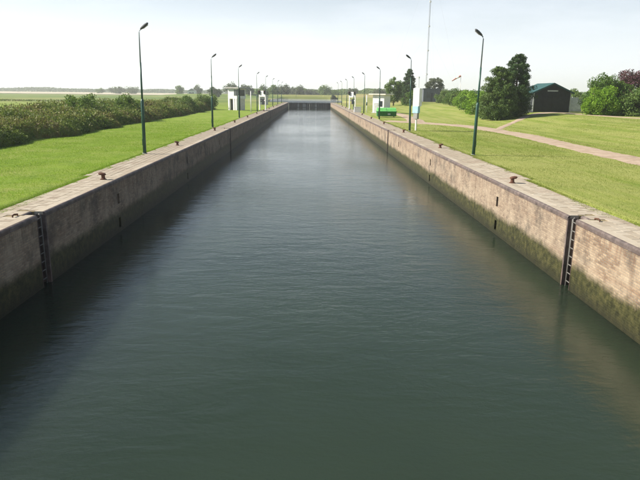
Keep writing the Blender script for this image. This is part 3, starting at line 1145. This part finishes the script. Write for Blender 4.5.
# ------------------------------------------------------------------ shed and fence
def shed():
    t = thing('garden_shed', 'dark timber shed with teal gabled roof right of the pines', 'shed', (41.2, 107.5, 1.2))
    add = rel(t)
    x0, x1, y0, y1, zb, ze, zr = 38.0, 44.3, 104.0, 111.0, 1.0, 4.55, 6.0
    xm = (x0 + x1) / 2
    # back body with gable
    add(MB().prism([(x0, zb), (x1, zb), (x1, ze), (xm, zr - 0.08), (x0, ze)], y0, y1), 'body', 'shed_wood')
    n = 15
    for i in range(n):
        a = x0 + 0.1 + (x1 - x0 - 0.2) * i / n
        b = x0 + 0.1 + (x1 - x0 - 0.2) * (i + 1) / n - 0.02
        zt = lambda x: ze - 0.05 + (zr - ze - 0.1) * (1 - abs(x - xm) / (xm - x0))
        d = random.uniform(0.02, 0.035)
        add(MB().prism([(a, zb), (b, zb), (b, zt(b)), (a, zt(a))], y0 - d, y0 - 0.002), 'board', 'shed_wood')
    for a, b in ((xm - 1.5, xm - 0.03), (xm + 0.03, xm + 1.5)):
        d = add(MB().box((a, y0 - 0.075, zb + 0.12), (b, y0 - 0.037, zb + 2.75)), 'door', 'shed_wood', bevel=0.01)
    for x in (x0 - 0.06, x1 - 0.08):
        add(MB().box((x, y0 - 0.06, zb), (x + 0.16, y0 + 0.06, ze)), 'corner_trim', 'trim_pale')
    add(MB().box((xm - 0.9, y0 - 0.065, ze + 0.12), (xm + 0.9, y0 - 0.04, ze + 0.34)), 'vent', 'trim_pale')
    for s in (-1, 1):
        xe = xm + s * (xm - x0 + 0.45)
        ze2 = ze - 0.16
        p = [(xm, zr), (xe, ze2), (xe, ze2 + 0.1), (xm, zr + 0.1)]
        add(MB().prism(p, y0 - 0.45, y1 + 0.4), 'roof_slope', 'teal_roof')
    # bargeboards
    for s in (-1, 1):
        xe = xm + s * (xm - x0 + 0.45)
        add(MB().prism([(xm, zr - 0.16), (xe, ze - 0.34), (xe, ze - 0.05), (xm, zr + 0.11)], y0 - 0.49, y0 - 0.453), 'bargeboard', 'teal_roof')


shed()


def pale_fence():
    t = thing('panel_fence', 'pale grey panel fence right of the dark shed', 'fence', (48, 112.5, 1.2))
    add = rel(t)
    for i in range(4):
        x = 44.8 + i * 1.75
        add(MB().box((x - 0.06, 112.4, 0.9), (x + 0.06, 112.55, 3.85)), 'post', 'trim_pale')
        if i < 3:
            add(MB().box((x + 0.08, 112.44, 1.25), (x + 1.67, 112.49, 3.75)), 'panel', 'fence_pale')


pale_fence()


# ------------------------------------------------------------------ mast and windsock
def mast():
    H = 128.0
    t = thing('radio_mast', 'tall thin lattice radio mast rising behind the right bank', 'mast', (113, 600, 0))
    # three legs with bracing
    r = 0.55
    legs = [Vector((r * math.cos(a), r * math.sin(a), 0)) for a in (0.5, 0.5 + 2.094, 0.5 + 4.189)]
    for l in legs:
        MB().tube([l, l + Vector((0, 0, H))], 0.085, 5).build('leg', 'steel_grey', t)
    m = MB()
    z = 0.0
    while z < H - 1.5:
        for i in range(3):
            a, b = legs[i], legs[(i + 1) % 3]
            m.tube([a + Vector((0, 0, z)), b + Vector((0, 0, z + 1.6))], 0.04, 3, False)
        z += 1.6
    m.build('bracing', 'steel_grey', t)
    for z in (22, 44, 66, 88):
        MB().tube([(0, 0, z), (0, 0, z + 1.2)], 1.0, 8).build('antenna_collar', 'fence_pale', t)
    for lv in (60, 120):
        for k in range(3):
            a = 0.5 + 2.094 * k
            MB().tube([(0.5 * math.cos(a), 0.5 * math.sin(a), lv), (45 * math.cos(a), 45 * math.sin(a), 0.2)], 0.02, 3).build('guy_wire', 'steel_grey', t)


mast()


def windsock():
    z = float(ground_z(45.6, 187))
    t = thing('windsock', 'faded red windsock slanting from a thin white pole behind the hedge', 'windsock', (45.6, 187, z))
    MB().tube([(0, 0, -0.3), (0, 0, 8.5)], [0.10, 0.06], 8).build('pole', 'white_paint', t, True)
    MB().tube([(-0.05, -0.1, 8.25), (-0.7, -0.1, 7.9)], [0.30, 0.27], 10, False).build('sock', 'sock_red', t, True)
    MB().tube([(-0.7, -0.1, 7.9), (-1.35, -0.1, 7.55)], [0.27, 0.23], 10, False).build('sock_band', 'white_paint', t, True)
    MB().tube([(-1.35, -0.1, 7.55), (-2.6, -0.1, 6.75)], [0.23, 0.14], 10, False).build('sock_tail', 'sock_red', t, True)
    MB().tube([(-0.05, 0, 8.25), (-0.05, -0.42, 8.25)], 0.03, 6).build('hoop_arm', 'steel_grey', t)


windsock()


# ------------------------------------------------------------------ vegetation
def crown_points(c, rad, n, clumps, rng, shell=0.55, flat=1.0, crad=0.26, bottom=None):
    """points gathered in clumps through an ellipsoid"""
    d = rng.normal(size=(clumps, 3))
    d /= np.linalg.norm(d, axis=1)[:, None]
    rr = rng.uniform(shell, 1.16, clumps) ** 0.8
    cc = d * rr[:, None] * np.array(rad) * 0.86
    w = rng.uniform(0.6, 1.35, clumps)
    idx = rng.choice(clumps, n, p=w / w.sum())
    off = rng.normal(size=(n, 3))
    off /= np.linalg.norm(off, axis=1)[:, None]
    off *= (rng.random(n) ** 0.45)[:, None] * crad * np.mean(rad) * w[idx][:, None]
    off[:, 2] *= flat
    P = cc[idx] + off + np.array(c)
    if bottom is not None:
        P[:, 2] = np.where(P[:, 2] < bottom, bottom + rng.random(n) * 0.4, P[:, 2])
    return P


def trunk_mb(h, r, limbs, spread, rng, base=0.0):
    m = MB()
    m.tube([(0, 0, base - 0.4), (0.02, 0.01, base + h * 0.35), (-0.03, 0.03, base + h * 0.7), (0.02, 0, base + h)], [r * 1.2, r, r * 0.7, r * 0.25], 8)
    for i in range(limbs):
        a = rng.uniform(0, 6.283)
        z0 = h * rng.uniform(0.25, 0.75)
        l = spread * rng.uniform(0.5, 0.95)
        e = Vector((math.cos(a) * l, math.sin(a) * l, base + z0 + l * rng.uniform(0.25, 0.8)))
        s = Vector((0, 0, base + z0))
        m.tube([s, s.lerp(e, 0.5) + Vector((0, 0, -0.06 * l)), e], [r * 0.5, r * 0.32, r * 0.08], 6)
    return m


def broadleaf(name, label, cat, x, y, h, rad, n, leaf, mat, seed, clear=0.25, clumps=60, crad=0.26, group=None, shell=0.5, z=None):
    rng = np.random.default_rng(seed)
    z = float(ground_z(x, y)) if z is None else z
    t = thing(name, label, cat, (x, y, z), group)
    trunk_mb(h * 0.85, max(0.05, h * 0.022), 7, rad[0] * 0.9, rng).build('trunk', 'bark', t, True)
    cz = h * (clear + (1 - clear) / 2) if clear > 0.03 else h * 0.36
    P = crown_points((0, 0, cz), (rad[0], rad[1], h - cz), n, clumps, rng, shell=shell, crad=crad, bottom=0.08)
    link('crown', leaves_mesh('crown', P, leaf, rng=rng), mat, t)
    return t


def conifer(name, label, x, y, h, rmax, n, mat, seed, lean=0.0, group=None, power=0.75, clump=0.5, leaf=0.3, z=None, low=0.04):
    rng = np.random.default_rng(seed)
    z = float(ground_z(x, y)) if z is None else z
    t = thing(name, label, 'tree', (x, y, z), group)
    m = MB()
    m.tube([(0, 0, -0.4), (lean * h * 0.5, 0, h * 0.5), (lean * h, 0, h * 0.97)], [h * 0.028, h * 0.018, h * 0.004], 8)
    C, S = [], []
    k = 0
    lev = np.linspace(low, 0.98, 26)
    az0 = rng.uniform(0, 6.28)
    lob = rng.uniform(0.75, 1.2, 7)
    for f in lev:
        prof = rmax * min(1.0, 0.62 + f * 1.6) * (1 - f) ** power + 0.12
        nb = max(3, int(9 * (1 - f * 0.6)))
        for b in range(nb):
            a = az0 + 2.4 * k + rng.normal() * 0.25
            k += 1
            rr = prof * lob[int((a % 6.283) / 6.283 * 7)] * rng.uniform(0.72, 1.14)
            e = np.array([math.cos(a) * rr + lean * h * f, math.sin(a) * rr, h * f + rr * rng.uniform(-0.05, 0.28)])
            if b % 2 == 0:
                m.tube([(lean * h * f, 0, h * f - 0.15 * rr), tuple(e * 0.92 + np.array([0, 0, -0.05]))], [0.05, 0.012], 5)
            for q in (0.45, 0.7, 0.92):
                c0 = np.array([lean * h * f, 0, h * f])
                C.append(c0 * (1 - q) + e * q)
                S.append(clump * (0.75 + 0.4 * rng.random()) * (0.55 + 0.55 * (1 - f)))
    C = np.array(C)
    S = np.array(S)
    idx = rng.integers(0, len(C), n)
    off = rng.normal(size=(n, 3))
    off /= np.linalg.norm(off, axis=1)[:, None]
    off *= (rng.random(n) ** 0.5 * S[idx])[:, None]
    off[:, 2] *= 0.75
    P = C[idx] + off
    P[:, 2] = np.maximum(P[:, 2], 0.05)
    m.build('trunk', 'bark', t, True)
    link('crown', leaves_mesh('crown', P, leaf, aspect=0.38, up_bias=0.6, rng=rng), mat, t)
    return t


conifer('pine_tree', 'tall dark pine beside the teal-roofed shed', 32.0, 95.5, 9.3, 3.1, 46000, 'leaf_pine', 5, 0.008, None, 0.42, 0.70, 0.24)
conifer('pine_tree', 'paler shorter pine left of the tall dark pine', 28.4, 92.0, 7.6, 2.9, 36000, 'leaf_pine_pale', 8, 0.0, None, 0.42, 0.70, 0.24)
conifer('pine_tree', 'dark conifer standing above the white hut on the right bank', 33.8, 210, 11.2, 3.2, 14000, 'leaf_pine', 21, 0, None, 0.55, 0.8, 0.5)
broadleaf('round_tree', 'round grey-green tree left of the dark conifer', 'tree', 27.3, 200, 8.8, (2.9, 2.9), 8000, 0.42, 'leaf_mid', 31, 0.15)
broadleaf('round_shrub', 'rounded light green shrub in front of the dark conifer', 'shrub', 31.0, 188, 4.0, (2.9, 2.6), 6000, 0.34, 'leaf_green', 33, 0.02, 40)
# big hedge right of the shed
broadleaf('laurel_shrub', 'bright lime-green laurel shrub in front of the right hedge', 'shrub', 43.2, 89.8, 3.9, (2.9, 2.2), 15000, 0.24, 'leaf_lime', 41, 0.0, 70, 0.30)
broadleaf('tall_hedge_shrub', 'tall mid-green shrub behind the lime laurel', 'shrub', 45.0, 93.5, 5.7, (3.7, 2.6), 19000, 0.26, 'leaf_green', 42, 0.0, 70, 0.30)
broadleaf('tall_hedge_shrub', 'olive-green shrub at the right edge below the purple tree', 'shrub', 48.0, 88.5, 4.0, (3.0, 2.4), 13000, 0.25, 'leaf_mid', 43, 0.0, 60, 0.30)
broadleaf('tall_hedge_shrub', 'green shrub filling the hedge between laurel and purple tree', 'shrub', 48.2, 94.0, 5.6, (2.8, 2.4), 11000, 0.27, 'leaf_green', 46, 0.0, 50, 0.30)
broadleaf('purple_tree', 'purple-leaved tree at the right edge above the hedge', 'tree', 51.2, 97.0, 7.0, (3.3, 3.2), 13000, 0.28, 'leaf_purple', 44, 0.2, 60, 0.28)
broadleaf('low_tree', 'low green tree behind the pale panel fence', 'tree', 60, 141, 3.7, (4.0, 3.0), 5000, 0.4, 'leaf_mid', 45, 0.05, 40)
# shrubs from the notice board to the pines
SHR = [(28.2, 97, 3.8, 2.0, 'leaf_mid', 'bushy shrub just left of the paler pine'),
       (30.6, 112, 3.9, 2.5, 'leaf_lime', 'second shrub left of the paler pine'),
       (33.0, 124, 4.0, 2.7, 'leaf_green', 'green shrub in the middle of the right shrub row'),
       (35.2, 137, 3.9, 2.8, 'leaf_lime', 'yellow-green shrub right of the windsock pole'),
       (37.4, 152, 3.8, 2.8, 'leaf_mid', 'olive shrub below the windsock'),
       (39.8, 168, 3.9, 3.0, 'leaf_green', 'green shrub left of the windsock pole'),
       (43.4, 196, 4.2, 3.2, 'leaf_mid', 'farthest shrub of the row next to the slate building'),
       (31.6, 104, 4.6, 2.2, 'leaf_green', 'tall shrub behind the paler pine')]
for i, (x, y, h, r, mt, lb) in enumerate(SHR):
    broadleaf('garden_shrub', lb, 'shrub', x, y, h, (r, r), 9000, 0.28, mt, 60 + i, 0.0, 45, 0.32, 'shrubs along the right bank')
broadleaf('pale_tree', 'pale feathery tree behind the slate building', 'tree', 50.5, 250, 9.6, (3.8, 3.8), 5000, 0.5, 'leaf_grey', 75, 0.2, 50, 0.24)

# distant trees, each with trunk and crown
FAR = [(-306, 905, 9.5, 10, 'low round tree on the far left horizon'), (-284, 900, 12.5, 11, 'second round tree on the left horizon'),
       (-229, 800, 14.5, 15, 'large pale tree on the horizon beside the nearest left lamp'), (-246, 805, 12, 12, 'tree left of the large pale horizon tree'),
       (-147, 700, 13.5, 9, 'single tree on the horizon left of the white far house'), (-117.5, 652, 14.0, 9.5, 'round tree behind the white far house'),
       (-58, 560, 9, 8, 'tree on the horizon behind the control hut'), (-40, 540, 12, 8, 'tree behind the left signal gantry'),
       (-31, 525, 13, 8.5, 'left tree of the group beyond the gate'), (-21, 520, 13.0, 8, 'second tree of the group beyond the gate'),
       (-10, 560, 12.5, 8.5, 'olive tree of the group beyond the gate'), (-2, 640, 9.0, 8, 'low tree beyond the middle of the gate'),
       (14.5, 600, 15.5, 10, 'tall grey-green tree beyond the right end of the gate'), (15.5, 402, 7.4, 3.4, 'small dark tree right beyond the gate'),
       (38, 560, 9, 9, 'low tree behind the right signal gantry'), (60, 540, 9.5, 9, 'low tree left of the flat-roofed hut'),
       (50, 330, 9.5, 5, 'round tree just left of the flat-roofed hut'),
       (-72, 470, 8.5, 9, 'broad tree left behind the control hut'), (-64, 505, 10, 10, 'broad tree right behind the control hut'),
       (-50, 500, 9.5, 9, 'grey tree between control hut and left gantry'), (-36, 470, 9.5, 8, 'tree right of the left signal gantry'),
       (-25, 540, 11.5, 9, 'tree in the gap of the group beyond the gate'), (-15, 600, 11, 10, 'broad tree left of the middle beyond the gate'),
       (4, 680, 9, 12, 'low broad tree right of the middle beyond the gate'), (26, 620, 8.5, 12, 'low broad tree behind the small dark tree')]
for i, (x, y, h, r, lb) in enumerate(FAR):
    broadleaf('far_tree', lb, 'tree', x, y, h * 0.76, (r * 0.62, r * 0.58), 2000, 1.0, 'leaf_grey' if i % 4 else 'leaf_mid', 100 + i, 0.06, 26, 0.40, 'distant trees')


def mass(name, label, cat, P, size, mat, rng, aspect=0.6):
    o = link(name, leaves_mesh(name, P, size, aspect=aspect, rng=rng), mat)
    tag(o, label, cat, None, 'stuff')
    return o


def treeline():
    rng = np.random.default_rng(77)
    n = 52000
    X = rng.uniform(-1500, 700, n)
    Y = 1330 + rng.normal(size=n) * 28 + 60 * np.sin(X / 400)
    Hh = (3.6 + 3.6 * vnoise(X, X * 0, 5, 1 / 17) + 2.6 * vnoise(X, X * 0, 9, 1 / 75)) * np.where(vnoise(X, X * 0, 12, 1 / 90) > 0.16, 1, 0.55)
    Z = Hh * rng.random(n) ** 0.7
    mass('far_wood', 'hazy blue-grey line of woodland along the horizon', 'woodland', np.stack([X, Y, Z], 1), 2.6, 'leaf_pine', rng, 0.8)
    # middle-distance belt behind the banks on the right and centre
    n = 26000
    X = rng.uniform(-75, 420, n)
    Y = 720 + rng.normal(size=n) * 18 + 0.25 * X
    Hh = 4.0 + 5.0 * vnoise(X, X * 0, 15, 1 / 14) + 3.0 * vnoise(X, X * 0, 19, 1 / 45)
    mass('tree_belt', 'hazy belt of trees behind the dyke beyond the gate', 'woodland', np.stack([X, Y, Hh * rng.random(n) ** 0.7], 1), 1.9, 'leaf_mid', rng, 0.8)
    # dark low bushes along the field edge on the left
    n = 9000
    X = rng.uniform(-420, -60, n)
    Y = 235 + rng.normal(size=n) * 3 + 0.05 * X
    Hh = np.clip(2.4 * vnoise(X, X * 0, 25, 1 / 16) - 0.5, 0.2, 2)
    mass('field_scrub', 'dark low scrub along the edge of the far left field', 'scrub', np.stack([X, Y, -0.2 + Hh * rng.random(n)], 1), 0.7, 'leaf_bramble', rng)


treeline()


def thicket():
    """the bramble bank along the left lawn"""
    rng = np.random.default_rng(91)

    def top(X, Y):
        u = (-X - 21.8 - 0.8 * (vnoise(Y, Y * 0, 2, 0.22) - 0.5) * 2) / 11.0      # 0 at the lawn, 1 at the back
        prof = np.minimum(np.minimum(u / 0.10, 1) ** 0.5 * (0.52 + 0.48 * np.clip(u / 0.75, 0, 1)), np.clip((1 - u) / 0.15, 0, 1) ** 0.6)
        prof = np.clip(prof, 0, 1)
        hh = 1.35 + 0.75 * vnoise(X, Y, 7, 0.35) + 0.55 * vnoise(X, Y, 8, 0.12) + 0.55 * (vnoise(X, Y, 9, 0.9) - 0.4)
        end = sstep((149 - Y) / 6.0)
        return np.where((u > 0) & (u < 1), prof * hh * end, -1)
    # woody core that carries the leaves
    xs = np.arange(-33.8, -21.0, 0.45)
    ys = np.arange(20, 151, 0.6)
    X, Y = np.meshgrid(xs, ys)
    Z = np.maximum(top(X, Y) - 0.35, -0.3)
    i = np.arange(X.size).reshape(X.shape)
    F = np.stack([i[:-1, :-1], i[:-1, 1:], i[1:, 1:], i[1:, :-1]], -1).reshape(-1, 4)
    core = fast_mesh('thicket_core', np.stack([X, Y, Z], -1).reshape(-1, 3), F)
    n = 380000
    Y = 20 + 130 * rng.random(n) ** 1.15
    X = -21.0 - rng.random(n) ** 1.25 * 12.4
    T = top(X, Y)
    keep = T > 0.05
    X, Y, T = X[keep], Y[keep], T[keep]
    Z = T + rng.normal(size=len(X)) * 0.19 - 0.08
    # the steep front gets leaves down to the ground
    front = X > -23.3
    Z = np.where(front, T * rng.random(len(X)) ** 0.6, Z)
    P = np.stack([X + rng.normal(size=len(X)) * 0.08, Y, np.maximum(Z, 0.03)], 1)
    # shoots standing out of the top
    m = 16000
    Ys = 20 + 130 * rng.random(m)
    Xs = -22.5 - rng.random(m) * 10
    Ts = top(Xs, Ys)
    ok = Ts > 0.6
    S = np.stack([Xs, Ys, Ts + rng.random(m) * 0.45 * vnoise(Xs, Ys, 31, 0.5) * 2], 1)[ok]
    P = np.concatenate([P, S])
    size = np.where(P[:, 1] < 60, 0.17, 0.25)
    o = mass('bramble_thicket', 'dense bank of brambles and scrub along the left lawn', 'thicket', P, size, 'leaf_bramble', rng, 0.55)
    c = link('woody_core', core, 'leaf_bramble', o)
    c['kind'] = 'stuff'
    # taller bushes that stand out of it
    for k, (x, y, h, r, mt, lb) in enumerate([(-27.5, 75.5, 3.7, 3.0, 'leaf_green', 'taller green bush rising from the brambles left of the nearest left lamp'),
                                              (-25.2, 85, 3.3, 2.4, 'leaf_green', 'green bush in the brambles behind the nearest left lamp'),
                                              (-24.6, 122, 3.2, 2.4, 'leaf_green', 'green bush in the brambles just left of the second left lamp'),
                                              (-23.8, 141, 3.6, 2.6, 'leaf_mid', 'bush at the end of the brambles beside the control hut')]):
        broadleaf('wild_bush', lb, 'bush', x, y, h, (r, r), 7000, 0.25, mt, 140 + k, 0.0, 40, 0.32, 'bushes among the brambles')


thicket()


def lawn():
    """mown grass blades on both lawns, near part only"""
    rng = np.random.default_rng(17)
    for nm, mt, xa, xb, ya, yb, n, lb in (('lawn_grass', 'grass_lush', -21.9, -10.45, 14, 100, 260000, 'short bright green grass of the left lawn'),
                                          ('lawn_grass', 'grass_dry', 10.45, 40, 12, 100, 420000, 'short dry yellow-green grass of the right lawn')):
        u = rng.random(n)
        Y = ya + (yb - ya) * u ** 1.7
        X = xa + (xb - xa) * rng.random(n)
        edge = np.where(Y < 29, 10.47, 10.90) + 0.22 * (vnoise(Y, Y * 0, 41, 1.7) - 0.35) + 0.1 * (rng.random(n) - 0.5)
        ok = np.abs(X) > edge
        ok &= rng.random(n) < 1 - sstep((Y - 45) / 55.0)
        # keep the paths open
        if xb > 0:
            for C, Wd in PATHS:
                for j in range(0, len(C), 2):
                    near = np.abs(Y - C[j, 1]) < Wd[j]
                    near &= ok
                    ii = np.nonzero(near)[0]
                    d = np.hypot(X[ii] - C[j, 0], Y[ii] - C[j, 1] + 0.15)
                    ok[ii[d < Wd[j] * 0.5 + 0.15 * rng.random(len(ii))]] = False
        X, Y = X[ok], Y[ok]
        m = 26000
        fy = ya + (95 - ya) * rng.random(m) ** 1.5
        reach = 0.42 * np.clip(vnoise(fy, fy * 0, 61, 0.9) * 1.5 + vnoise(fy, fy * 0, 62, 3.1) * 0.7 - 0.85, 0, 1)
        fx = np.where(fy < 29, 10.52, 10.93) + 0.20 - rng.random(m) ** 0.8 * (0.22 + reach)
        X = np.concatenate([X, fx * (1 if xb > 0 else -1)])
        Y = np.concatenate([Y, fy])
        Z = np.maximum(ground_z(X, Y), -0.01)
        n2 = len(X)
        h = rng.uniform(0.02, 0.048, n2) * (0.6 + 0.9 * vnoise(X, Y, 51, 0.6))
        a = rng.uniform(0, 6.283, n2)
        w = 0.003 + 0.00025 * Y
        dx, dy = np.cos(a) * w, np.sin(a) * w
        lx, ly = rng.normal(size=n2) * 0.035, rng.normal(size=n2) * 0.035
        V = np.stack([np.stack([X - dx, Y - dy, Z - 0.01], 1), np.stack([X + dx, Y + dy, Z - 0.01], 1), np.stack([X + lx, Y + ly, Z + h], 1)], 1).reshape(-1, 3)
        o = link(nm, fast_mesh(nm, V, np.arange(n2 * 3).reshape(n2, 3)), mt)
        tag(o, lb, 'grass', None, 'stuff')


lawn()

# ------------------------------------------------------------------ haze
HAZE = 0.00028
if HAZE:
    hz = MB().box((-4100, -70, -5.0), (4600, 9100, 135)).build('haze', None)
    hm = bpy.data.materials.new('haze')
    hm.use_nodes = True
    ht = hm.node_tree
    ht.nodes.clear()
    pv = ht.nodes.new('ShaderNodeVolumePrincipled')
    pv.inputs['Color'].default_value = (0.93, 0.96, 1.0, 1)
    pv.inputs['Density'].default_value = HAZE
    pv.inputs['Anisotropy'].default_value = 0.3
    ho = ht.nodes.new('ShaderNodeOutputMaterial')
    ht.links.new(pv.outputs[0], ho.inputs['Volume'])
    hz.data.materials.append(hm)
    hz['kind'] = 'stuff'
    hz['label'] = 'thin bright summer haze over the whole landscape'
    hz['category'] = 'haze'
